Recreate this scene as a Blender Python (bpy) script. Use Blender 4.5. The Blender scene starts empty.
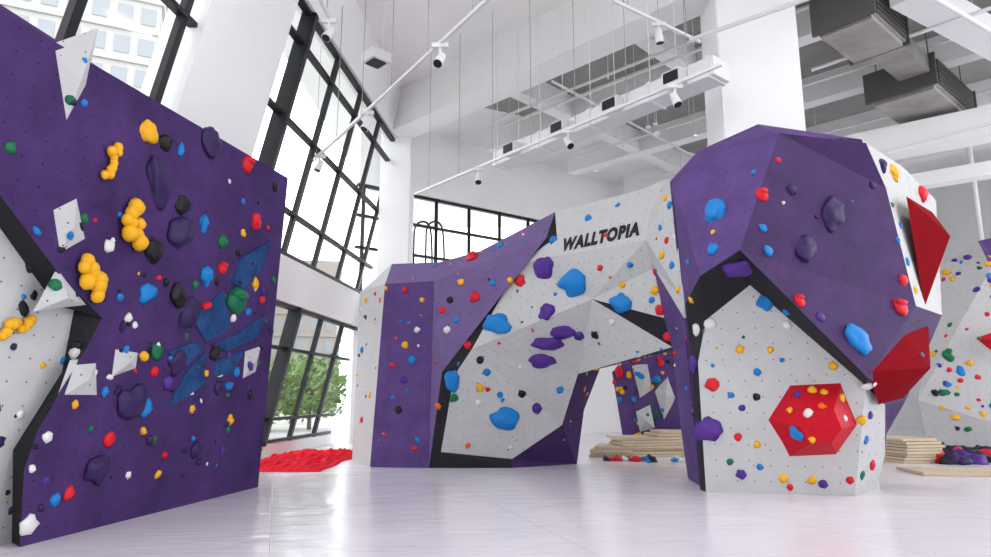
import bpy, bmesh, math, random
from mathutils import Vector, Matrix, noise
from mathutils.bvhtree import BVHTree
random.seed(7)
S = bpy.context.scene
EYE = Vector((0, 0, 1.2)); F = 660.0; TH = math.atan(118/660.0)
ct, st = math.cos(TH), math.sin(TH)
# ---- survey helpers: turn measured bearings + distance into world coordinates
def ray(u, v):
    a = (u-495.5)/F; b = (278.5-v)/F
    return Vector((a, ct-b*st, st+b*ct))
def V(u, v, d):
    r = ray(u, v); return EYE + r*(d/r.y)
def G(u, v):
    r = ray(u, v); return EYE + r*(-EYE.z/r.z)
def onp(u, v, plane, off=0.0):
    p0, n = plane; r = ray(u, v); q = p0+n*off
    t = (q-EYE).dot(n)/r.dot(n); p = EYE+r*t
    if p.z < 0: p.z = 0
    return p

# ---------------- materials
def mat(name, col, rough=0.5, metal=0.0, spec=0.5, bump=0.0, bscale=20, var=0.0, dots=None, vscale=1.3):
    m = bpy.data.materials.new(name); m.use_nodes = True
    nt = m.node_tree; N = nt.nodes; L = nt.links
    bs = N['Principled BSDF']
    bs.inputs['Roughness'].default_value = rough
    bs.inputs['Metallic'].default_value = metal
    bs.inputs['Specular IOR Level'].default_value = spec
    tc = N.new('ShaderNodeTexCoord')
    rgb = N.new('ShaderNodeRGB'); rgb.outputs[0].default_value = (*col, 1)
    out = rgb.outputs[0]
    if var > 0:
        nz = N.new('ShaderNodeTexNoise'); nz.inputs['Scale'].default_value = vscale; nz.inputs['Detail'].default_value = 10; nz.inputs['Roughness'].default_value = .65
        L.new(tc.outputs['Object'], nz.inputs['Vector'])
        mr = N.new('ShaderNodeMapRange'); mr.inputs[1].default_value = .3; mr.inputs[2].default_value = .7
        mr.inputs[3].default_value = 1-var; mr.inputs[4].default_value = 1+var
        L.new(nz.outputs['Fac'], mr.inputs[0])
        mx = N.new('ShaderNodeVectorMath'); mx.operation = 'SCALE'
        L.new(out, mx.inputs[0]); L.new(mr.outputs[0], mx.inputs['Scale']); out = mx.outputs[0]
    if dots:
        sc = N.new('ShaderNodeVectorMath'); sc.operation = 'SCALE'; sc.inputs['Scale'].default_value = 1/0.2
        L.new(tc.outputs['UV'], sc.inputs[0])
        fr = N.new('ShaderNodeVectorMath'); fr.operation = 'FRACTION'; L.new(sc.outputs[0], fr.inputs[0])
        sb = N.new('ShaderNodeVectorMath'); sb.operation = 'DISTANCE'; sb.inputs[1].default_value = (.5, .5, 0)
        L.new(fr.outputs[0], sb.inputs[0])
        lt = N.new('ShaderNodeMath'); lt.operation = 'LESS_THAN'; lt.inputs[1].default_value = .044
        L.new(sb.outputs['Value'], lt.inputs[0])
        mx = N.new('ShaderNodeMix'); mx.data_type = 'RGBA'
        L.new(lt.outputs[0], mx.inputs[0]); L.new(out, mx.inputs[6]); mx.inputs[7].default_value = (*dots, 1)
        out = mx.outputs[2]
    L.new(out, bs.inputs['Base Color'])
    if bump > 0:
        n2 = N.new('ShaderNodeTexNoise'); n2.inputs['Scale'].default_value = bscale; n2.inputs['Detail'].default_value = 4
        L.new(tc.outputs['Object'], n2.inputs['Vector'])
        bp = N.new('ShaderNodeBump'); bp.inputs['Strength'].default_value = bump; bp.inputs['Distance'].default_value = .02
        L.new(n2.outputs['Fac'], bp.inputs['Height']); L.new(bp.outputs[0], bs.inputs['Normal'])
    return m
dk = (.015, .012, .02)
PURL = mat('shaded_left_purple_panel', (.056, .027, .115), .7, spec=.12, var=.35, dots=dk, vscale=1.6)  # same purple, darkened to paint in the left wall's shade
PURM = mat('hazed_purple_panel', (.155, .105, .25), .65, spec=.15, var=.12, dots=dk, vscale=2)  # same purple, lightened: haze put into the colour
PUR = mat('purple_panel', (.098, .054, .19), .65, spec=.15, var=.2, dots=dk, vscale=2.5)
PURD = mat('shaded_purple_panel', (.050, .023, .095), .65, spec=.15, var=.25, dots=dk, vscale=2.5)  # darker copy of the purple: shade painted into facets turned from the light
GRY = mat('light_grey_panel', (.50, .505, .505), .7, spec=.15, var=.04, dots=(.10, .10, .11), vscale=7)
DRK = mat('charcoal_panel', (.018, .018, .021), .7, spec=.2, var=.1)
BLUP = mat('blue_panel', (.020, .062, .175), .75, spec=.08, var=.45, dots=dk, vscale=4)
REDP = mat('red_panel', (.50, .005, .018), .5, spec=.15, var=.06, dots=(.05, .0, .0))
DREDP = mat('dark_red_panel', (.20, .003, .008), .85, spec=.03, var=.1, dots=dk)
WHT = mat('white_paint', (.87, .87, .87), .7, var=.02)
CEI = mat('ceiling_paint', (.86, .86, .85), .8, var=.03)
CER = mat('ceiling_painted_shade', (.30, .295, .28), .85, var=.15)
BLK = mat('black_aluminium', (.010, .011, .013), .45, spec=.3)
LOU = mat('louvre_grey', (.07, .068, .062), .5)
MET = mat('white_metal', (.72, .73, .73), .4)
GAL = mat('galvanised_steel', (.30, .29, .275), .55, metal=.2, var=.3)
WOOD = mat('plywood', (.55, .44, .31), .6, var=.15, bump=.2)
def hm(n, c): return mat('hold_'+n, c, .5, spec=.3, bump=.15, bscale=90)
HC = {'y': hm('yellow', (.80, .40, .01)), 'r': hm('red', (.62, .008, .02)), 'b': hm('blue', (.005, .19, .54)), 'g': hm('green', (.005, .14, .06)),
 'k': hm('black', (.008, .008, .01)), 'w': hm('white', (.72, .72, .70)), 'p': hm('purple', (.075, .022, .23)), 'd': hm('dark_purple', (.026, .011, .075)),
 'o': hm('orange', (.75, .12, .01)), 't': hm('teal', (.015, .22, .27))}
HK = list(HC.keys())

# ---------------- mesh utils
def obj(name, me, parent=None):
    o = bpy.data.objects.new(name, me); S.collection.objects.link(o)
    if parent: o.parent = parent
    return o
def bm_obj(name, bm, mats, parent=None, smooth=False):
    me = bpy.data.meshes.new(name); bm.to_mesh(me); bm.free()
    for m in mats: me.materials.append(m)
    if smooth:
        for p in me.polygons: p.use_smooth = True
    return obj(name, me, parent)
def add_box(bm, c, size, rot=None, mi=0):
    M = Matrix.Translation(Vector(c)) @ ((rot.to_4x4() if rot else Matrix.Identity(4))) @ Matrix.Diagonal((*size, 1))
    r = bmesh.ops.create_cube(bm, size=1, matrix=M)
    for f in {f for v in r['verts'] for f in v.link_faces}: f.material_index = mi
def frame_of(d, up=Vector((0, 0, 1))):
    x = d.normalized()
    y = up.cross(x)
    if y.length < 1e-4: y = Vector((0, 1, 0)).cross(x)
    y.normalize(); z = x.cross(y)
    return Matrix((x, y, z)).transposed()
def add_bar(bm, p, q, w, h, mi=0, up=Vector((0, 0, 1))):
    p, q = Vector(p), Vector(q)
    add_box(bm, (p+q)/2, ((q-p).length, w, h), frame_of(q-p, up), mi)
def add_cyl(bm, p, q, r, seg=10, mi=0, r2=None):
    p, q = Vector(p), Vector(q); d = q-p
    M = Matrix.Translation((p+q)/2) @ d.to_track_quat('Z', 'Y').to_matrix().to_4x4()
    res = bmesh.ops.create_cone(bm, cap_ends=True, segments=seg, radius1=r, radius2=r if r2 is None else r2, depth=d.length, matrix=M)
    for f in {f for v in res['verts'] for f in v.link_faces}: f.material_index = mi
def metric_uv(bm):
    uvl = bm.loops.layers.uv.verify()
    for f in bm.faces:
        n = f.normal
        t = Vector((0, 0, 1)).cross(n)
        if t.length < .05: t = Vector((1, 0, 0))
        t.normalize(); b = n.cross(t)
        for l in f.loops: l[uvl].uv = (l.vert.co.dot(t), l.vert.co.dot(b))

class Wall:
    """faceted climbing wall: panels, bolted-on volumes and holds"""
    def __init__(s, name): s.name = name; s.bm = bmesh.new(); s.mats = []; s.vb = bmesh.new(); s.vm = []; s.k = {}
    def mi(s, m, lst):
        if m not in lst: lst.append(m)
        return lst.index(m)
    def vert(s, p):
        key = tuple(round(c, 3) for c in p)
        if key not in s.k: s.k[key] = s.bm.verts.new(p)
        return s.k[key]
    def face(s, pts, m, keep=False):
        vs = [s.vert(p) for p in pts]
        f = s.bm.faces.new(vs); f.normal_update()
        if not keep and f.normal.dot(f.calc_center_median()-EYE) > 0: f.normal_flip()
        f.material_index = s.mi(m, s.mats)
    def volume(s, pts, m, h, top=0.0, apex=None, m2=None):
        pts = [Vector(p) for p in pts]; n = Vector((0, 0, 0)); c = sum(pts, Vector())/len(pts)
        for i in range(len(pts)): n += (pts[i]-c).cross(pts[(i+1) % len(pts)]-c)
        n.normalize()
        if n.dot(c-EYE) > 0: n = -n; pts.reverse()
        a = (apex if apex else c)+n*h
        b = [s.vb.verts.new(p-n*.02) for p in pts]; k = s.mi(m, s.vm); k2 = s.mi(m2, s.vm) if m2 else k
        if top > 0:
            t = [s.vb.verts.new(a+(p-c)*top) for p in pts]
            for i in range(len(b)):
                j = (i+1) % len(b); s.vb.faces.new((b[i], b[j], t[j], t[i])).material_index = k if i % 2 else k2
            s.vb.faces.new(t).material_index = k
        else:
            t = s.vb.verts.new(a)
            for i in range(len(b)): s.vb.faces.new((b[i], b[(i+1) % len(b)], t)).material_index = k if i % 2 else k2
    def build(s, thick=.12):
        bmesh.ops.triangulate(s.bm, faces=s.bm.faces[:]); s.bm.normal_update(); metric_uv(s.bm)
        if s.vb.faces:
            bmesh.ops.triangulate(s.vb, faces=s.vb.faces[:]); s.vb.normal_update(); metric_uv(s.vb)
        vs = []; fs = []; s.tri = []
        for bm in (s.bm, s.vb):
            o = len(vs); bm.verts.index_update(); vs += [v.co.copy() for v in bm.verts]
            for f in bm.faces:
                idx = [v.index+o for v in f.verts]; fs.append(idx)
                s.tri.append((f.calc_area(), [vs[i] for i in idx], f.normal.copy()))
        s.bvh = BVHTree.FromPolygons(vs, fs)
        s.obj = bm_obj(s.name, s.bm, s.mats)
        md = s.obj.modifiers.new('panel_thickness', 'SOLIDIFY'); md.thickness = thick; md.offset = -1
        if s.vb.faces: bm_obj('bolted_volumes', s.vb, s.vm, s.obj)
        s.hb = bmesh.new()
    def hold(s, p, n, size, col, kind='b', asp=1.0, ang=0.0, h=.5):
        t = Vector((0, 0, 1)).cross(n)
        if t.length < .1: t = Vector((1, 0, 0))
        t.normalize(); b = n.cross(t)
        R = Matrix((t, b, n)).transposed().to_4x4()
        M = Matrix.Translation(p) @ R @ Matrix.Rotation(math.radians(ang), 4, 'Z')
        k = HK.index(col); seed = random.random()*100
        def blob(M, sx, sy, sz, sub, amp):
            r = bmesh.ops.create_icosphere(s.hb, subdivisions=sub, radius=1)
            for v in r['verts']:
                q = v.co.copy(); nn = noise.noise(q*1.3+Vector((seed, 0, 0)))
                q *= 1+amp*nn
                if q.z < 0: q.z *= .15
                v.co = M @ Vector((q.x*sx, q.y*sy, q.z*sz))
            for f in {f for v in r['verts'] for f in v.link_faces}: f.material_index = k; f.smooth = True
        r = size/2
        if kind == 'c':
            nn = 9
            for i in range(nn):
                x = (i/(nn-1)-.5)*1.5*r*max(asp, 1); y = random.uniform(-.35, .35)*r/max(asp, 1)*1.8
                q = random.uniform(.34, .5)*r
                blob(M @ Matrix.Translation((x, y, .25*r)), q, q, q, 2, .1)
        elif kind == 'k':   # jug with a scooped grip
            blob(M, r*asp, r, r*h, 2, .35)
            blob(M @ Matrix.Translation((0, r*.45, r*.25)), r*asp*.8, r*.4, r*h*1.1, 2, .3)
        else:
            blob(M, r*asp, r, r*h, 3 if size > .2 else 2, .45)
    def at(s, u, v, px, col, kind='b', asp=1.0, ang=0.0, h=.55):
        r = ray(u, v).normalized(); loc, n, i, d = s.bvh.ray_cast(EYE, r)
        if loc is None: return
        if n.dot(r) > 0: n = -n
        s.hold(loc, n, px*1.1*loc.y/F, col, kind, asp, ang, h)
    def scatter(s, count, pal, lo=.05, hi=.13, zmin=.25, test=None):
        A = [t[0] for t in s.tri]
        for _ in range(count):
            a, t, n = random.choices(s.tri, A)[0]
            x, y = random.random(), random.random()
            if x+y > 1: x, y = 1-x, 1-y
            p = t[0]+(t[1]-t[0])*x+(t[2]-t[0])*y
            if p.z < zmin or (test and not test(p)): continue
            s.hold(p, n, random.uniform(lo, hi)*random.choice((.7, 1, 1, 1.3)), random.choice(pal), random.choice('bbk'), random.uniform(.8, 1.7), random.uniform(0, 180), random.uniform(.4, .8))
    def finish(s):
        bm_obj('climbing_holds', s.hb, [HC[k] for k in HK], s.obj)

# ================= FLOOR
def floor_mat():
    m = bpy.data.materials.new('white_vinyl_mat'); m.use_nodes = True
    N = m.node_tree.nodes; L = m.node_tree.links; bs = N['Principled BSDF']
    tc = N.new('ShaderNodeTexCoord')
    mp = N.new('ShaderNodeMapping'); mp.inputs['Rotation'].default_value = (0, 0, math.radians(72)); L.new(tc.outputs['Object'], mp.inputs['Vector'])
    br = N.new('ShaderNodeTexBrick'); br.inputs['Scale'].default_value = 1; br.inputs['Mortar Size'].default_value = .007
    br.inputs['Brick Width'].default_value = 60; br.inputs['Row Height'].default_value = 2.4; br.inputs['Mortar Smooth'].default_value = 1
    br.inputs['Color1'].default_value = (.76, .72, .78, 1); br.inputs['Color2'].default_value = (.74, .70, .76, 1); br.inputs['Mortar'].default_value = (.58, .55, .62, 1)
    L.new(mp.outputs[0], br.inputs['Vector']); L.new(br.outputs['Color'], bs.inputs['Base Color'])
    nz = N.new('ShaderNodeTexNoise'); nz.inputs['Scale'].default_value = .8; nz.inputs['Detail'].default_value = 2; nz.inputs['Distortion'].default_value = .8
    L.new(tc.outputs['Object'], nz.inputs['Vector'])
    wr = N.new('ShaderNodeMapping'); wr.inputs['Rotation'].default_value = (0, 0, math.radians(-62)); wr.inputs['Scale'].default_value = (.6, 2.2, 1); L.new(tc.outputs['Object'], wr.inputs['Vector'])
    n3 = N.new('ShaderNodeTexNoise'); n3.inputs['Scale'].default_value = 1.0; n3.inputs['Detail'].default_value = 2; n3.inputs['Distortion'].default_value = 2.5
    L.new(wr.outputs[0], n3.inputs['Vector'])
    b0_ = N.new('ShaderNodeBump'); b0_.inputs['Strength'].default_value = .3; b0_.inputs['Distance'].default_value = .08; L.new(nz.outputs['Fac'], b0_.inputs['Height'])
    b1 = N.new('ShaderNodeBump'); b1.inputs['Strength'].default_value = .22; b1.inputs['Distance'].default_value = .03; L.new(n3.outputs['Fac'], b1.inputs['Height']); L.new(b0_.outputs[0], b1.inputs['Normal'])
    b2 = N.new('ShaderNodeBump'); b2.inputs['Strength'].default_value = .35; b2.inputs['Distance'].default_value = .01; b2.invert = True
    L.new(br.outputs['Fac'], b2.inputs['Height']); L.new(b1.outputs[0], b2.inputs['Normal']); L.new(b2.outputs[0], bs.inputs['Normal'])
    bs.inputs['Roughness'].default_value = .2; bs.inputs['Specular IOR Level'].default_value = .55
    return m
bm = bmesh.new(); add_box(bm, (7, 14, -.15), (34, 40, .3))
bm_obj('floor', bm, [floor_mat()])

# ================= FACADE (inclined curtain wall, left)
def Fc(y, z, off=0): return Vector((-3.73-.1*(16-y)+.22*(z-3)+off, y, z))
YE = 17.4
def strip(name, z0, z1, m, y0=-5, y1=YE, t=.3):
    bm = bmesh.new(); vs = []
    for off in (0, -t):
        for (y, z) in ((y0, z0), (y1, z0), (y1, z1), (y0, z1)): vs.append(bm.verts.new(Fc(y, z, off)))
    for f in ((0, 1, 2, 3), (7, 6, 5, 4), (0, 4, 5, 1), (1, 5, 6, 2), (2, 6, 7, 3), (3, 7, 4, 0)): bm.faces.new([vs[i] for i in f])
    bmesh.ops.recalc_face_normals(bm, faces=bm.faces[:])
    return bm_obj(name, bm, [m])
strip('wall_left', 0, .25, WHT)
strip('trim_1', 3.0, 3.8, WHT)
strip('trim_2', 7.9, 9.05, WHT)
glass = bpy.data.materials.new('window_glass'); glass.use_nodes = True
N = glass.node_tree.nodes; L = glass.node_tree.links; N.remove(N['Principled BSDF'])
tr = N.new('ShaderNodeBsdfTransparent'); tr.inputs[0].default_value = (.97, .98, .98, 1); gl = N.new('ShaderNodeBsdfGlossy'); gl.inputs['Roughness'].default_value = .05
mx = N.new('ShaderNodeMixShader'); mx.inputs[0].default_value = .025
L.new(tr.outputs[0], mx.inputs[1]); L.new(gl.outputs[0], mx.inputs[2]); L.new(mx.outputs[0], N['Material Output'].inputs[0])
def facade_window(name, z0, z1, rows, ys, thick=.08, heavy=()):
    bm = bmesh.new()
    for z in rows: add_bar(bm, Fc(-5, z, -.1), Fc(YE, z, -.1), .12, .065)
    for i, y in enumerate(ys):
        w = .26 if i in heavy else thick
        add_bar(bm, Fc(y, z0, -.1), Fc(y, z1, -.1), .14, w, up=Vector((1, 0, 0)))
    f = bm.faces.new([bm.verts.new(Fc(y, z, -.12)) for y, z in ((-5, z0), (YE, z0), (YE, z1), (-5, z1))]); f.material_index = 1
    return bm_obj(name, bm, [BLK, glass])
facade_window('window_1', 3.8, 7.9, [3.86, 4.6, 6.0, 7.3, 7.85], [-4.28+1.5*i for i in range(15)], heavy=(10,))
facade_window('window_2', .25, 3.0, [.3, .75, 2.15, 2.95], [-3.95+1.45*i for i in range(15)], thick=.09, heavy=(10, 12))
# wide raking white pier in the facade
bm = bmesh.new(); vs = []
for z in (0, 9.0):
    for (y, off) in ((7.95, .05), (9.95, .05), (9.95, -.5), (7.95, -.5)): vs.append(bm.verts.new(Fc(y, z, off)))
for f in ((0, 1, 5, 4), (1, 2, 6, 5), (2, 3, 7, 6), (3, 0, 4, 7), (0, 3, 2, 1), (4, 5, 6, 7)): bm.faces.new([vs[i] for i in f])
bmesh.ops.recalc_face_normals(bm, faces=bm.faces[:])
bm_obj('raking_column', bm, [WHT])

# ================= OTHER ROOM WALLS
c0 = Vector((-3.75, 17.4, 0)); db = Vector((.8, .6, 0)); rb = frame_of(db)
def bw(s, z, off=0): return c0+db*s+Vector((-.6, .8, 0))*off+Vector((0, 0, z))
bm = bmesh.new()
def bpanel(bm, s0, s1, z0, z1, mi=0): add_box(bm, bw((s0+s1)/2, (z0+z1)/2, .15), (s1-s0, .3, z1-z0), rb, mi)
bpanel(bm, 0, 24, 0, 3.9); bpanel(bm, 0, 24, 7.0, 9.1); bpanel(bm, 8.5, 24, 3.9, 7.0)
bm_obj('wall_back', bm, [WHT])
bm = bmesh.new()
for z in (3.95, 5.2, 6.1, 6.95): add_bar(bm, bw(0, z, .1), bw(8.5, z, .1), .12, .07)
for i in range(8): add_bar(bm, bw(.2+i*1.18, 3.9, .1), bw(.2+i*1.18, 7, .1), .1, .08)
f = bm.faces.new([bm.verts.new(bw(s, z, .12)) for s, z in ((0, 3.9), (8.5, 3.9), (8.5, 7), (0, 7))]); f.material_index = 1
bm_obj('window_3', bm, [BLK, glass])
bm = bmesh.new(); add_box(bm, (16.5, 24, 4.5), (.3, 18, 9.2)); bm_obj('wall_right', bm, [WHT])
# unseen wall added behind the viewer to block sky light: upper plastered part over an open front, solid to the right
bm = bmesh.new(); add_box(bm, (5.3, -4.8, 7.0), (22.6, .3, 4.3)); add_box(bm, (9.8, -4.8, 2.4), (13.6, .3, 4.9)); bm_obj('light_block_wall', bm, [WHT])

# ================= COLUMNS, CEILING, BEAMS
def column(p, wx, wy, z1=8.95, rot=0):
    bm = bmesh.new(); R = Matrix.Rotation(math.radians(rot), 3, 'Z')
    add_box(bm, (p[0], p[1], z1/2), (wx, wy, z1), R)
    add_box(bm, (p[0], p[1], .06), (wx+.06, wy+.06, .12), R)
    bmesh.ops.bevel(bm, geom=bm.edges[:], offset=.02, segments=2, affect='EDGES')
    bm_obj('column', bm, [WHT])
column((-2.62, 16.9), .8, .8)
column((4.35, 10.5), 1.3, 1.0, rot=-4)
bm = bmesh.new(); add_box(bm, (5.9, 12.5, 9.15), (21.6, 35, .3)); bm_obj('ceiling', bm, [CEI])
def beam(p, q, w=.45, zb=8.25, zt=9.0, m=CEI):
    bm = bmesh.new(); add_bar(bm, (p[0], p[1], (zb+zt)/2), (q[0], q[1], (zb+zt)/2), w, zt-zb)
    bm_obj('ceiling_beam', bm, [m])
A = Vector((-.716, .698)); B = Vector((.698, .716)); b0 = Vector((-2.7, 16.6))
def bp_(a, b): return b0-A*a+B*b
# rear bays: dark sheet under the slab, their shade put into its colour
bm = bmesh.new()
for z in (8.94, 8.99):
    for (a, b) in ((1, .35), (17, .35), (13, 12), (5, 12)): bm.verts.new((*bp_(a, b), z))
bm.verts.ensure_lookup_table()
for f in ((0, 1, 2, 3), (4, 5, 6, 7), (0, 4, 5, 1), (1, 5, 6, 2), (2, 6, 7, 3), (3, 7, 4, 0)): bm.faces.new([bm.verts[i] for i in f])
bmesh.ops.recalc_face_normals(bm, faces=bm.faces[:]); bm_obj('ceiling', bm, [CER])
for (bo, a0, a1) in ((0, 0, 20), (3.2, .5, 20), (6.4, 1, 20), (9.6, 1, 19), (12.8, 2, 18)):
    beam(bp_(a0, bo), bp_(a1, bo), w=.7 if bo == 0 else .4, zb=7.95 if bo == 0 else 8.3, m=WHT)
for a in (3.5, 7, 10.5, 14): beam(bp_(a, 0.36), bp_(a, 13), w=.35, zb=8.35, zt=8.98)

# suspended duct with diffusers
bm = bmesh.new(); p = V(500, 163, 13.2); q = V(722, 77, 9.2); p.z = q.z = 6.05
add_bar(bm, p, q, .42, .3)
for t in (.02, .27, .52, .77, .98):
    c = p.lerp(q, t); add_box(bm, c, (.05, .46, .34), frame_of(q-p))
for t in (.14, .4, .64, .88):
    c = p.lerp(q, t); side = frame_of(q-p) @ Vector((0, 1, 0)); side = side if side.y < 0 else -side
    add_box(bm, c+side*.3-Vector((0, 0, .02)), (.34, .2, .22), frame_of(q-p)); add_box(bm, c+side*.405-Vector((0, 0, .02)), (.26, .03, .16), frame_of(q-p), 1)
for t in (.05, .3, .55, .8):
    c = p.lerp(q, t)
    for s_ in (-.22, .22): add_cyl(bm, c+Vector((s_, 0, 0)), (c.x+s_, c.y, 8.9), .007, 6, 0)
bm_obj('ventilation_duct', bm, [MET, BLK])

def spot_head(bm, c, aim):
    c = Vector(c); aim = Vector(aim).normalized()
    add_cyl(bm, c, c-Vector((0, 0, .12)), .018, 8)
    k = c-Vector((0, 0, .2)); add_cyl(bm, k-aim*.11, k+aim*.11, .05, 14, r2=.07)
    add_cyl(bm, k+aim*.111, k+aim*.116, .06, 14, 1)
    add_box(bm, c, (.22, .07, .06))
def track(p, q, heads, hang=5):
    bm = bmesh.new(); add_bar(bm, p, q, .045, .045)
    for i in range(hang):
        c = Vector(p).lerp(Vector(q), (i+.5)/hang); add_cyl(bm, c, (c.x, c.y, 8.9), .006, 6, 2)
    for t in heads: spot_head(bm, Vector(p).lerp(Vector(q), t)-Vector((0, 0, .04)), (random.uniform(-.3, .6), random.uniform(-.6, .2), -.8))
    bm_obj('track_light', bm, [MET, BLK, GAL])
def onz(u, v, z):
    r = ray(u, v); return EYE+r*((z-EYE.z)/r.z)
track(onz(415, 194, 5.7), onz(722, 64, 5.7), (.3, .62, .9), 7)
track(onz(306, 167, 5.9), onz(500, -12, 5.9), (.12, .45, .8), 6)
track(onz(612, 0, 7.0), onz(700, 42, 7.0), (.5,), 3)
track(onz(316, -10, 6.6), onz(330, 20, 6.6), (.95,), 2)
# ceiling service pipes
bm = bmesh.new()
for (b_, z) in ((1.2, 8.05), (1.6, 8.05), (4.8, 8.1), (8.0, 8.1)):
    P, Q = bp_(2.5, b_), bp_(18, b_); add_cyl(bm, (P.x, P.y, z), (Q.x, Q.y, z), .035, 8)
for a in range(4, 18, 2):
    for b_ in (1.2, 4.8, 8.0):
        P = bp_(a, b_); add_cyl(bm, (P.x, P.y, 8.1), (P.x, P.y, 8.9), .01, 6)
        add_cyl(bm, (P.x, P.y, 7.95), (P.x, P.y, 8.1), .02, 6)
for a in (5, 12.5): 
    P, Q = bp_(a, .5), bp_(a, 9); add_cyl(bm, (P.x, P.y, 8.0), (Q.x, Q.y, 8.0), .03, 8)
bm_obj('sprinkler_pipework', bm, [MET])
# suspended sensors
bm = bmesh.new()
for i in range(14):
    a, b_ = random.uniform(2, 12), random.uniform(.6, 6); P = bp_(a, b_); l_ = random.uniform(1.2, 2.4)
    add_cyl(bm, (P.x, P.y, 9-l_), (P.x, P.y, 8.9), .005, 6); add_box(bm, (P.x, P.y, 9-l_), (.1, .1, .04))
bm_obj('suspended_sensors', bm, [MET])
# small hanging air diffuser near the windows
bm = bmesh.new(); c = onz(376, 58, 7.6); R = Matrix.Rotation(math.radians(45), 3, 'Z')
add_box(bm, c, (.4, .4, .2), R); add_box(bm, c-Vector((0, 0, .11)), (.28, .28, .03), R, 1)
for sx in (-.15, .15): add_cyl(bm, c+R @ Vector((sx, 0, 0)), c+R @ Vector((sx, 0, 0))+Vector((0, 0, 1.3)), .01, 6)
bm_obj('air_diffuser', bm, [MET, BLK])
# air handling units
def ahu(c, w, d, h, rot):
    bm = bmesh.new(); R = Matrix.Rotation(math.radians(rot), 3, 'Z'); c = Vector(c)
    add_box(bm, c, (w, d, h), R)
    for i in range(7): add_box(bm, c+R @ Vector((0, -d/2-.02, -h/2+h*(i+.5)/7)), (w*.86, .05, h/14), R, 1)
    for sx in (-1, 1): add_box(bm, c+R @ Vector((sx*w/2, 0, 0)), (.06, d+.1, h+.1), R, 1)
    add_box(bm, c+R @ Vector((0, 0, -h/2-.04)), (w*.9, d*.9, .08), R, 0)
    add_box(bm, c+R @ Vector((-w*.2, 0, h/2+.08)), (w*.4, d*.5, .16), R, 0)
    add_bar(bm, c+R @ Vector((w/2, 0, 0)), c+R @ Vector((w/2+2, 0, 0)), d*.6, h*.6, 0)
    for sx in (-.4, .4):
        for sy in (-.4, .4):
            q = c+R @ Vector((sx*w, sy*d, 0)); add_cyl(bm, q, (q.x, q.y, 8.9), .012, 6, 1)
    bm_obj('air_handling_unit', bm, [GAL, LOU, MET])
ahu(V(860, 22, 10.5), 1.5, .9, .6, 40); ahu(V(922, 98, 13.2), 2.6, 1.2, .55, 40)
def freebeam(name, p, q, w, h, m=CEI):
    bm = bmesh.new(); add_bar(bm, p, q, w, h); bm_obj(name, bm, [m])
freebeam('bulkhead', onz(850, 152, 6.7), onz(1060, 110, 6.7), .6, .6, WHT)
freebeam('bulkhead', onz(870, 190, 6.0), onz(1060, 158, 6.0), .4, .3)
freebeam('ventilation_duct', onz(905, -10, 7.6), onz(1080, 90, 7.6), .5, .35, MET)
bm = bmesh.new()
for (a_, b_, z) in (((690, 40), (860, -20), 6.8), ((812, 70), (991, 8), 7.4), ((850, 160), (1010, 118), 5.8), ((930, -5), (1040, 60), 7.0)):
    add_cyl(bm, onz(*a_, z), onz(*b_, z), .035, 8)
pz = V(976, 200, 17); add_cyl(bm, (pz.x, pz.y, 0), (pz.x, pz.y, 8.9), .07, 10)
bm_obj('exposed_conduits', bm, [MET])

# ================= LEFT CLIMBING WALL
W = Wall('overhanging_climbing_wall')
a0, a1, t1 = Vector((-3.86, 5.57, 0)), Vector((-3.2, 9.24, 0)), Vector((-3.03, 9.1, 4.34))
n = (a1-a0).cross(t1-a0).normalized()
if n.x < 0: n = -n
LP = (a0, n)
def l(u, v, off=0): return onp(u, v, LP, off)
inn = [(20, 547), (24, 470), (38, 430), (88, 345), (102, 318), (60, 275), (0, 195), (-249, -136)]
out_ = [(11, 549), (13, 450), (62, 372), (74, 310), (55, 305), (0, 228), (-249, -103)]
W.face([l(*p) for p in [(288, 178), (258, 487)]+inn], PURL)
I = [l(*p) for p in inn]; O = [l(*p, -.22) for p in out_]
W.face([I[0], I[1], O[1], O[0]], DRK); W.face([I[1], I[2], I[3], O[2], O[1]], DRK)
W.face([I[3], I[4], O[3], O[2]], DRK); W.face([I[4], I[5], O[4], O[3]], DRK)
W.face([I[5], I[6], O[5], O[4]], DRK); W.face([I[6], I[7], O[6], O[5]], DRK)
W.face(O+[l(-249, 620, -.22)], GRY)
def lv(pts, m, h, **k): W.volume([l(*p) for p in pts], m, h, **k)
lv([(50, 45), (100, 28), (88, 88), (64, 132)], GRY, .08)
lv([(48, 205), (79, 190), (90, 243), (57, 262)], GRY, .06)
lv([(35, 312), (60, 266), (88, 305), (60, 308)], GRY, .07)
lv([(58, 400), (72, 360), (100, 358), (101, 400)], GRY, .06)
lv([(112, 345), (142, 350), (139, 370), (107, 382)], GRY, .06)
lv([(243, 348), (264, 341), (257, 375), (240, 384)], GRY, .06)
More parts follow.
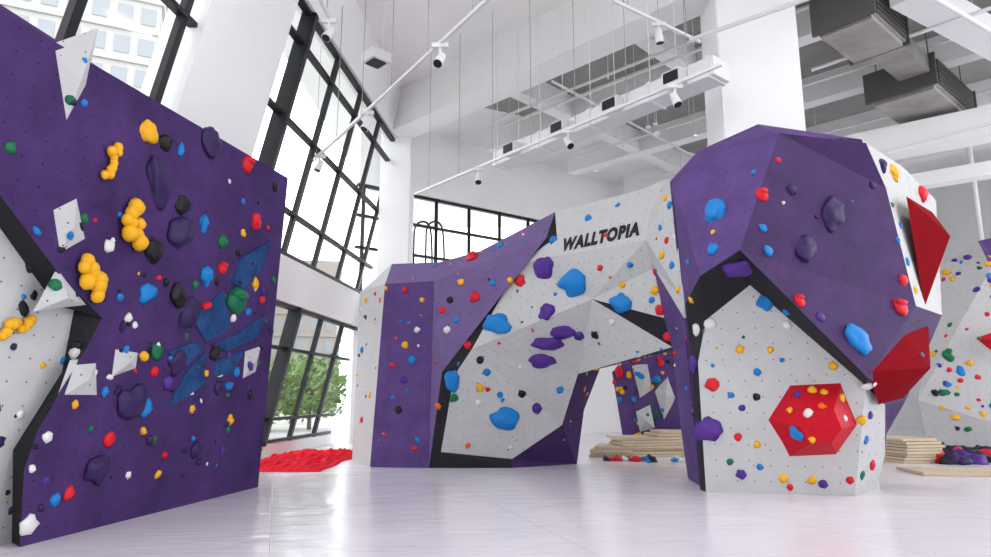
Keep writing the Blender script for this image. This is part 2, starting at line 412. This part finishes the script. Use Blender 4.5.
# flat blue inlay plates
for pts in ([(190, 318), (222, 290), (230, 328), (205, 343)], [(230, 284), (240, 258), (270, 240), (262, 268), (242, 290)],
            [(166, 408), (184, 374), (205, 350), (203, 384), (185, 398)], [(212, 345), (236, 333), (264, 314), (257, 338), (224, 352)], [(186, 366), (166, 352), (192, 342), (204, 346)],
            [(212, 378), (215, 360), (244, 350), (232, 372)]):
    lv(pts, BLUP, .02, top=.96)
W.build(.25)
for h in [(148,132,22,'y'),(165,143,17,'k'),(180,150,14,'b','b',.6),(210,142,28,'d','b',1,30),(158,182,28,'d','b',1.8,-60),(247,165,17,'r','k'),(70,100,10,'g'),(84,103,8,'b'),(10,148,13,'g'),
          (182,205,18,'k'),(203,223,17,'b','b',.6),(152,249,24,'k'),(256,221,15,'r'),(177,296,22,'k'),(179,232,34,'d','b',.8,-60),(222,268,13,'r','k'),(206,276,18,'b'),(146,293,18,'b','b',1.2,30),(120,297,8,'b'),
          (187,313,26,'d','b',1.2,40),(235,301,26,'g','k',1.2),(205,306,12,'r'),(255,283,11,'y'),(281,253,8,'b'),(275,187,10,'k'),(243,201,6,'b'),(243,233,8,'y'),(268,228,6,'r'),(108,246,13,'w'),(75,353,12,'w'),
          (28,525,17,'w'),(47,437,10,'w'),(109,439,14,'r'),(145,408,17,'b'),(132,402,30,'d','b',1.2,30),(96,470,24,'d','b',1.2),(192,409,8,'y'),(230,420,10,'y'),(168,383,14,'p'),(177,362,22,'d'),(156,352,16,'g'),
          (214,353,16,'k'),(248,312,8,'b'),(262,300,8,'r'),(233,318,8,'w'),(128,318,9,'w'),(135,325,7,'w'),(126,350,8,'b'),(55,285,12,'g'),(75,405,8,'y'),(120,215,6,'b'),(222,242,14,'g'),(238,253,8,'k'),(195,285,9,'g'),(154,372,10,'r'),
          (113,240,5,'w'),(250,395,8,'k'),(236,372,9,'b'),(128,475,7,'w'),(20,415,8,'w'),(150,440,10,'d'),(195,450,14,'d'),(218,388,12,'d'),(85,60,6,'b'),(84,218,9,'g')]:
    W.at(*h)
W.at(108,161,26,'y','c',1.7,75); W.at(130,226,36,'y','c',1.2,-60); W.at(86,279,36,'y','c',1.3,-55); W.at(14,327,24,'y','c',1.7,20)
W.scatter(170, 'wwbykrgpdddbkkdr', .04, .09, test=lambda p: p.z < 2.8 and p.y > 5.3)
W.scatter(25, 'wbykrgdd', .04, .07)
W.finish()

# ================= MIDDLE CLIMBING WALL (arch)
W = Wall('arched_climbing_wall')
M0, M1, M2, M3 = G(352, 462), V(360, 292, 12.8), V(385, 284, 11.9), G(370, 467)
M4, M5, M6 = V(392, 264, 12.5), V(440, 262, 12.2), V(434, 281, 11.6)
M7, M8 = V(480, 251, 12.0), V(555, 212, 11.4)
O1, O2, O3 = V(546, 238, 11.1), V(442, 372, 11.3), G(429, 468)
I1, I2, I3 = V(557, 237, 11.05), V(454, 376, 11.25), V(441, 452, 11.6)
T2 = V(640, 190, 10.4)
sn = (I1-M8).cross(T2-M8).normalized(); SP = (M8, sn)      # flat sign panel
T3, R3, R2 = onp(667, 179, SP), onp(650, 212, SP), onp(646, 240, SP)
N1, N2 = onp(521, 262, SP), V(592, 299, 10.6)
W.face([M0, M1, M2, M3], GRY); W.face([M1, M4, M2], GRY)
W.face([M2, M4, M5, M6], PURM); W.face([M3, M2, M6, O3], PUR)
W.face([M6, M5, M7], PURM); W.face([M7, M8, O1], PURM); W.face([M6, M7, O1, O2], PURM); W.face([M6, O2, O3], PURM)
W.face([M8, I1, O1], DRK)
K1, K2, K3 = V(472, 349, 11.2), V(578, 374, 11.3), V(672, 347, 10.0)
R1 = V(654, 268, 10.0)
W.face([O1, I1, N1], DRK); W.face([O1, N1, K1, I2, O2], DRK)
W.face([M8, T2, T3, R3, R2, I1], GRY)
W.face([I1, R2, N1], GRY); W.face([N1, R2, R1, N2], GRY)
W.face([N2, R1, V(664, 318, 9.95)], GRY)
W.face([N2, V(664, 318, 9.95), K3], DRK)  # dark facet paints in the shade at the opening
W.face([N1, N2, K2, K1], GRY); W.face([N2, K3, K2], GRY)
Q1, Q2 = V(562, 425, 11.7), V(512, 459, 11.75)
W.face([I2, K1, K2, Q1, Q2, I3], GRY)
W.face([O2, I2, I3, O3], DRK)
gq = G(512, 468); W.face([O3, I3, Q2, gq], DRK)
gl_ = G(577, 464); U1, U2 = V(601, 366, 12.6), V(584, 410, 12.4)
W.face([K2, U1, U2, Q1], PURD); W.face([Q1, U2, gl_, gq, Q2], PURD)
W.face([K2, K3, V(676, 350, 12.6), U1], PURD)
X1, X2 = V(684, 318, 8.9), V(690, 350, 9.0)
W.face([T3, V(672, 180, 9.15), V(684, 300, 8.9), X1, R1, R2, R3], GRY)
W.face([R1, X1, X2, V(697, 440, 9.1), G(700, 486), G(688, 478), V(681, 430, 9.7), K3, V(664, 318, 9.95)], PUR)
W.build(.14)
def lettering():
    n_ = sn if sn.dot(M8-EYE) < 0 else -sn
    p, q = onp(562, 251, SP), onp(641, 234, SP)
    x = (q-p).normalized(); y = n_.cross(x).normalized()
    if y.z < 0: y = -y
    cu = bpy.data.curves.new('wall_lettering', 'FONT'); cu.body = 'WALLTOPIA'; cu.extrude = .003; cu.offset = .065; cu.size = 1; cu.space_character = 1.17
    o = bpy.data.objects.new('wall_lettering', cu); S.collection.objects.link(o)
    bpy.context.view_layer.update(); w = o.dimensions.x; s = (q-p).length/w
    Mx = Matrix((x*s, y*s*1.6, n_*s)).transposed().to_4x4(); Mx.translation = p+n_*.006
    o.matrix_world = Mx; cu.materials.append(BLK); o.parent = W.obj
    bm = bmesh.new(); c = p+x*(q-p).length*.565+y*s*.55+n_*.015; r_ = .28*s
    bm.faces.new([bm.verts.new(c+x*r_*math.cos(t)+y*r_*math.sin(t)) for t in (-.5, 1.57, 3.64)])
    bm_obj('lettering_accent', bm, [HC['r']], W.obj)
lettering()
for h in [(545,267,21,'p'),(574,283,23,'b','b',1.3,20),(497,324,18,'b','b',1.5,-20),(547,312,16,'p'),(563,332,13,'p','b',1.7),(548,343,13,'p','b',2.2),(542,361,13,'p','b',1.9),(579,336,9,'p'),(453,380,19,'b','b',.7),
          (506,419,20,'b','b',1.2,-30),(622,303,17,'b','b',1.2,-30),(561,209,10,'r'),(588,218,8,'b'),(553,240,9,'b'),(472,258,14,'r','k'),(475,297,10,'r'),(520,281,11,'r'),(493,283,6,'b'),(595,335,8,'k'),(612,322,6,'w'),
          (537,408,10,'p'),(480,388,8,'y'),(478,403,6,'w'),(522,394,7,'k'),(560,390,7,'b'),(500,395,6,'b'),(454,398,8,'g'),(468,345,8,'r'),(480,360,7,'k'),(487,372,7,'b'),(510,280,6,'y'),(600,268,6,'r'),(630,265,6,'b'),(622,285,7,'y'),
          (655,290,9,'y'),(660,310,10,'r'),(652,300,6,'b'),(668,337,9,'r'),(655,272,7,'r'),(662,255,8,'y'),(667,240,7,'r'),(660,228,6,'b'),(670,205,8,'b'),(665,198,7,'y'),(676,222,7,'r'),(672,265,8,'b'),(678,290,7,'y'),
          (450,300,7,'k'),(461,282,7,'y'),(447,330,7,'w'),(457,320,6,'b'),(442,310,7,'r'),(405,345,7,'y'),(412,360,8,'b'),(403,380,7,'p'),(417,330,6,'w'),(398,410,7,'k'),(366,300,6,'y'),(362,350,6,'b'),(370,395,6,'y'),(362,420,6,'r'),
          (508,225,7,'b'),(500,245,7,'b'),(590,192,6,'r'),(618,205,5,'b'),(405,290,6,'r'),(422,300,5,'y')]:
    W.at(*h)
keep = lambda p: (not (abs((p-M8).dot(sn)) < .02 and p.z > 3.3)) and p.y > 9
W.scatter(130, 'wbykrgpoyrbb', .03, .08, test=keep)
W.finish()
# access ladder rails behind the wall top
cu = bpy.data.curves.new('access_ladder', 'CURVE'); cu.dimensions = '3D'; cu.bevel_depth = .022
for k, du in ((0, 0), (1, 12)):
    b = V(414+du, 240, 14.0); sp = cu.splines.new('NURBS'); pts = [(b.x, b.y, 0), (b.x, b.y, b.z-.1), (b.x, b.y, b.z+.35), (b.x+.25, b.y, b.z+.45), (b.x+.42, b.y-.1, b.z+.15), (b.x+.42, b.y-.1, 3.2)]
    sp.points.add(len(pts)-1); sp.use_endpoint_u = True; sp.order_u = 3
    for i, p_ in enumerate(pts): sp.points[i].co = (*p_, 1)
for i in range(11):
    b = V(414, 240, 14.0); sp = cu.splines.new('POLY'); sp.points.add(1); sp.points[0].co = (b.x, b.y, .3+i*.33, 1); sp.points[1].co = (b.x+.26, b.y, .3+i*.33, 1)
cu.materials.append(BLK); obj('access_ladder', cu)

# ================= RIGHT BOULDER
W = Wall('climbing_boulder')
B0, B1, B2, B3, B4 = V(672, 180, 8.95), V(698, 151, 8.8), V(757, 128, 8.5), V(779, 133, 7.95), V(866, 143, 8.2)
L1, C1, C2, C3, C4, C5 = V(685, 305, 8.75), V(700, 276, 7.95), V(740, 250, 7.5), V(868, 378, 7.75), V(916, 306, 8.6), V(886, 188, 8.5)
D1, D2, D3 = V(706, 320, 8.4), V(750, 285, 8.15), V(866, 386, 8.1)
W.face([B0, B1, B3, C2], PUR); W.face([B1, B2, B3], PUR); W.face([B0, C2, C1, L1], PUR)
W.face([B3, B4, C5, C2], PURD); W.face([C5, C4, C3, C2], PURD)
W.face([C1, C2, D2, D1], DRK); W.face([C2, C3, D3, D2], DRK)
dl, dg, dg2, dl2 = V(698, 362, 8.55), G(706, 492), G(701, 490), V(690, 342, 8.85)
W.face([L1, C1, D1, dl, dl2], DRK); W.face([dl2, dl, dg, dg2], DRK)
g1 = G(855, 496)
W.face([D1, D2, dl], GRY); W.face([D2, D3, g1, dg, dl], GRY)
e1, e2, e3 = V(885, 405, 8.6), V(885, 455, 8.8), G(876, 490)
W.face([D3, e1, e2, e3, g1], GRY)
E1, E2, E3, E4, E5 = V(903, 167, 9.2), V(936, 200, 9.7), V(942, 315, 9.6), V(906, 400, 9.3), V(887, 428, 9.0)
W.face([B4, E1, C5], GRY); W.face([C5, E1, E2, E3, C4], GRY)
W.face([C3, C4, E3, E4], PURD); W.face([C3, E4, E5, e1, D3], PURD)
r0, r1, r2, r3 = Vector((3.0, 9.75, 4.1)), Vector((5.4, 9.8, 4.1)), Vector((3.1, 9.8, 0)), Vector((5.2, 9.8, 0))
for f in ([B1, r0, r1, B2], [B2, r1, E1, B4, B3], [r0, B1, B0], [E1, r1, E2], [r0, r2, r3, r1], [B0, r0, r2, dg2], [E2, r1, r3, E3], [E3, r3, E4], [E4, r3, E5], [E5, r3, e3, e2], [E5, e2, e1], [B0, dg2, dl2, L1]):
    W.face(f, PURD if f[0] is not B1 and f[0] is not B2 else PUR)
pn = (g1-D2).cross(dg-D2).normalized(); PLN = (g1, pn)
W.volume([onp(u, v, PLN) for u, v in ((767, 420), (790, 385), (842, 380), (860, 424), (837, 456), (788, 458))], REDP, .34, top=.42, m2=REDP)
pn = (C4-E2).cross(E3-E2).normalized(); PLR = (E2, pn)
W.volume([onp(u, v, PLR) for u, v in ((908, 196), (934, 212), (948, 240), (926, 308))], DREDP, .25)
pn = (C4-C3).cross(E3-C3).normalized(); PLQ = (C3, pn)
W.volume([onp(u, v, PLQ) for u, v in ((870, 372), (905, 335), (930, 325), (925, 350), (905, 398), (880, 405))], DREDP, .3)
W.build(.1)
for h in [(716,211,28,'b','b',.75),(713,249,13,'b'),(766,302,16,'b'),(763,228,9,'b'),(768,251,11,'b'),(762,195,14,'r','k'),(754,172,5,'b'),(799,301,13,'r','k'),(738,268,24,'p','b',1.3,20),(832,214,26,'d','b',1.2,60),(806,249,24,'d'),(792,190,12,'d'),
          (857,339,24,'b','b',1.3,-35),(786,312,8,'b'),(820,317,10,'p'),(709,429,20,'p','b',1.3),(694,364,15,'p','b',1.3),(712,384,12,'r'),(697,330,12,'w'),(710,324,11,'w'),(740,349,8,'y'),(787,325,8,'w'),(757,372,7,'b'),
          (893,173,15,'y'),(903,280,12,'r'),(882,166,15,'d','b',.8),(872,185,8,'d'),(900,308,18,'r','k'),(922,194,14,'r'),(868,385,14,'w'),(842,398,8,'y'),(833,366,8,'y'),
          (796,433,15,'b','b',.8,30),(808,413,9,'w'),(812,390,8,'y'),(797,394,7,'p'),(824,392,7,'y'),(790,410,6,'y'),(845,418,6,'w'),(822,406,7,'o'),(812,440,6,'y'),
          (757,397,7,'k'),(742,408,6,'p'),(738,437,7,'r'),(757,445,7,'y'),(730,462,6,'g'),(741,474,9,'p'),(783,478,8,'y'),(812,480,8,'y'),(823,484,8,'p'),(790,487,6,'r'),(760,467,6,'b'),(850,480,7,'r'),(731,395,6,'b'),(770,350,6,'y'),(782,360,5,'b'),
          (862,420,9,'y'),(866,440,8,'b'),(872,465,9,'r'),(862,475,8,'g'),(870,415,8,'p'),(898,240,6,'b'),(907,262,8,'b'),(915,290,8,'y'),(900,225,7,'b'),(892,205,6,'g'),(691,300,7,'y'),(688,262,6,'b'),(713,232,5,'y'),(778,160,6,'r'),
          (795,133,6,'r'),(806,135,6,'r'),(822,137,7,'r'),(842,140,6,'k')]:
    W.at(*h)
W.scatter(40, 'wbykrgpdoy', .03, .06, test=lambda p: p.y < 9.7)
W.finish()

# ================= FAR WALLS
W = Wall('far_climbing_wall')
a_, b_, c_, d_ = V(945, 262, 16.2), V(978, 241, 15.8), V(1090, 215, 15.0), V(1090, 300, 14.6)
e_, f_, g_, h_ = V(991, 268, 15.2), V(918, 400, 16.0), G(928, 447), G(1090, 452)
W.face([a_, b_, e_, f_], GRY); W.face([f_, e_, d_, h_, g_], GRY); W.face([b_, c_, d_, e_], PUR)
W.volume([V(u, v, 15.0) for u, v in ((976, 338), (1000, 330), (1004, 360))], REDP, .3)
W.build(.2)
W.scatter(120, 'rrbykgppy', .07, .16)
W.finish()
W = Wall('rear_climbing_wall')
p = [V(612, 372, 15.2), V(640, 350, 14.8), V(735, 340, 14.4), G(735, 452), G(625, 450)]
W.face(p, PUR)
for q in ([(632, 366), (648, 362), (652, 390), (640, 398)], [(655, 392), (668, 372), (676, 398), (664, 420)], [(636, 412), (650, 405), (655, 428), (640, 432)], [(676, 358), (690, 352), (692, 375)]):
    n_ = (p[2]-p[1]).cross(p[3]-p[1]).normalized(); W.volume([onp(u, v, (p[1], n_)) for u, v in q], GRY, .08)
W.build(.2); W.scatter(70, 'rrbykgpy', .08, .16); W.finish()

# ================= SITE CLUTTER
def stack(name, c, w, d, n_, th=.06, rot=0):
    bm = bmesh.new()
    for i in range(n_):
        R = Matrix.Rotation(math.radians(rot+random.uniform(-4, 4)), 3, 'Z')
        add_box(bm, (c[0]+random.uniform(-.06, .06), c[1]+random.uniform(-.06, .06), th*(i+.5)), (w*random.uniform(.85, 1), d, th*.85), R)
    bm_obj(name, bm, [WOOD])
for (u, v, w, k, r) in ((645, 455, 1.5, 7, 8), (614, 456, .9, 4, -10), (676, 454, 1.1, 9, 3), (905, 461, .8, 8, 10), (962, 473, 2.0, 1, -4)):
    g = G(u, v); stack('plywood_stack', g, w, .9, k, .055, r)
bm = bmesh.new(); r = bmesh.ops.create_grid(bm, x_segments=70, y_segments=50, size=1)
for v in r['verts']:
    x, y = v.co.x, v.co.y; e = max(0, 1-max(abs(x), abs(y))**4)
    hgt = (.05+.10*abs(noise.noise(Vector((x*3.5, y*3.5, 1))))+.10*abs(noise.noise(Vector((x*9, y*9, 4)))))*e
    v.co = Vector((-3.62+x*.8+.06*noise.noise(Vector((y*3, 0, 0))), 13.0+y*2.0, hgt+.005))
bm_obj('red_tarpaulin', bm, [mat('red_plastic_sheet', (.72, .004, .02), .7, spec=.05)], smooth=True)
def pile(n_, u0, u1, v0, v1, lo, hi, pal):
    P = Wall('tmp'); P.hb = bmesh.new()
    for i in range(n_):
        g = G(random.uniform(u0, u1), random.uniform(v0, v1)); P.hold(Vector((g.x, g.y, .01)), Vector((0, 0, 1)), random.uniform(lo, hi), random.choice(pal), random.choice('bk'), random.uniform(.8, 1.6), random.uniform(0, 180), .9)
    P.bm.free(); P.vb.free(); bm_obj('loose_climbing_holds', P.hb, [HC[k] for k in HK])
pile(70, 930, 1010, 453, 464, .12, .38, 'ddpkdrdpkk')
pile(14, 585, 690, 460, 463, .08, .2, 'wdbrk')

# ================= OUTSIDE
bm = bmesh.new(); add_box(bm, (-60, 40, -.9), (130, 200, .2)); bm_obj('ground_outside', bm, [mat('paving', (.32, .34, .29), .9, var=.2)])
TG = mat('tower_glazing', (.24, .26, .28), .5)
def tower(c, w, d, h, rot, m):
    bm = bmesh.new(); R = Matrix.Rotation(math.radians(rot), 3, 'Z'); c = Vector(c)
    add_box(bm, (c.x, c.y, h/2-1), (w, d, h), R)
    nf = int(h/3.2); nb = int(w/2)
    for i in range(nf):
        add_box(bm, c+Vector((0, 0, i*3.2+.3)), (w+.5, d+.5, .35), R)
        for j in range(nb):
            x = -w/2+(j+.5)*w/nb
            for s_ in (-1, 1): add_box(bm, c+R @ Vector((x, s_*(d/2+.02), i*3.2+1.9)), (w/nb*.62, .1, 1.7), R, 1)
        for j in range(int(d/2)):
            y = -d/2+(j+.5)*d/int(d/2)
            for s_ in (-1, 1): add_box(bm, c+R @ Vector((s_*(w/2+.02), y, i*3.2+1.9)), (.1, 1.25, 1.7), R, 1)
    bm_obj('apartment_tower', bm, [m, TG])
tw = mat('tower_render', (.37, .365, .355), .9, var=.05)
tower((-44, 62, 0), 18, 16, 72, 25, tw); tower((-64, 72, 0), 18, 16, 80, -10, tw); tower((-30, 100, 0), 12, 10, 22, 10, mat('tower_brick', (.30, .27, .25), .9))
LEAF = mat('foliage', (.12, .21, .05), .7, var=.4); BARK = mat('bark', (.14, .10, .07), .9)
def tree(x, y, h, r):
    bm = bmesh.new(); add_cyl(bm, (x, y, -.8), (x, y, h*.7), .1, 8, 0, .05)
    for i in range(5):
        a = random.uniform(0, 6.3); add_cyl(bm, (x, y, h*random.uniform(.35, .6)), (x+math.cos(a)*r*.6, y+math.sin(a)*r*.6, h*.8), .05, 6, 0, .02)
    for i in range(1700):
        a, b_ = random.uniform(0, 6.28), random.uniform(-1, 1); k = random.uniform(.4, 1)**.5; s_ = math.sqrt(1-b_*b_)
        lump = 1+.35*noise.noise(Vector((a*1.5, b_*3, x)))
        c = Vector((x+math.cos(a)*s_*r*k*lump, y+math.sin(a)*s_*r*k*lump, h*.68+b_*r*.8*k*lump)); q = random.uniform(.06, .15)
        n1 = Vector((random.uniform(-1, 1), random.uniform(-1, 1), random.uniform(-1, 1))).normalized(); n2 = n1.orthogonal().normalized(); n3 = n1.cross(n2)
        bm.faces.new([bm.verts.new(c+n2*q), bm.verts.new(c+n3*q*.5), bm.verts.new(c-n2*q), bm.verts.new(c-n3*q*.5)]).material_index = 1
    bm_obj('tree', bm, [BARK, LEAF])
for (x, y, h, r) in ((-8.6, 23, 1.7, 1.3), (-6.9, 25, 2.3, 1.5), (-10.5, 26, 2.8, 1.8), (-9.4, 31, 2.4, 1.8), (-7.2, 19, 1.1, .9), (-13, 33, 3.2, 2.1), (-11, 22, 1.2, 1.3)): tree(x, y, h, r)

# ================= LIGHT
w = bpy.data.worlds.new('overcast_sky'); S.world = w; w.use_nodes = True
bg = w.node_tree.nodes['Background']; bg.inputs[0].default_value = (.95, .97, 1, 1); bg.inputs[1].default_value = 3.6
for (x, y) in ((1.0, 5.0), (7.5, 7.0), (4.5, 14.5)):  # unseen disc lights added as fill, no fixtures modelled
    li = bpy.data.lights.new('added_fill_light', 'AREA'); li.shape = 'DISK'; li.size = 1.2; li.energy = 120; li.color = (1, .98, .95)
    o = bpy.data.objects.new('added_fill_light', li); o.location = (x, y, 7.7); S.collection.objects.link(o)

cam = bpy.data.cameras.new('camera'); cam.sensor_width = 36; cam.lens = F/991*36; cam.clip_end = 500
co = bpy.data.objects.new('camera', cam); co.location = EYE; co.rotation_euler = (math.pi/2+TH, 0, 0); S.collection.objects.link(co); S.camera = co
S.view_settings.view_transform = 'Standard'; S.view_settings.look = 'None'; S.view_settings.exposure = 0
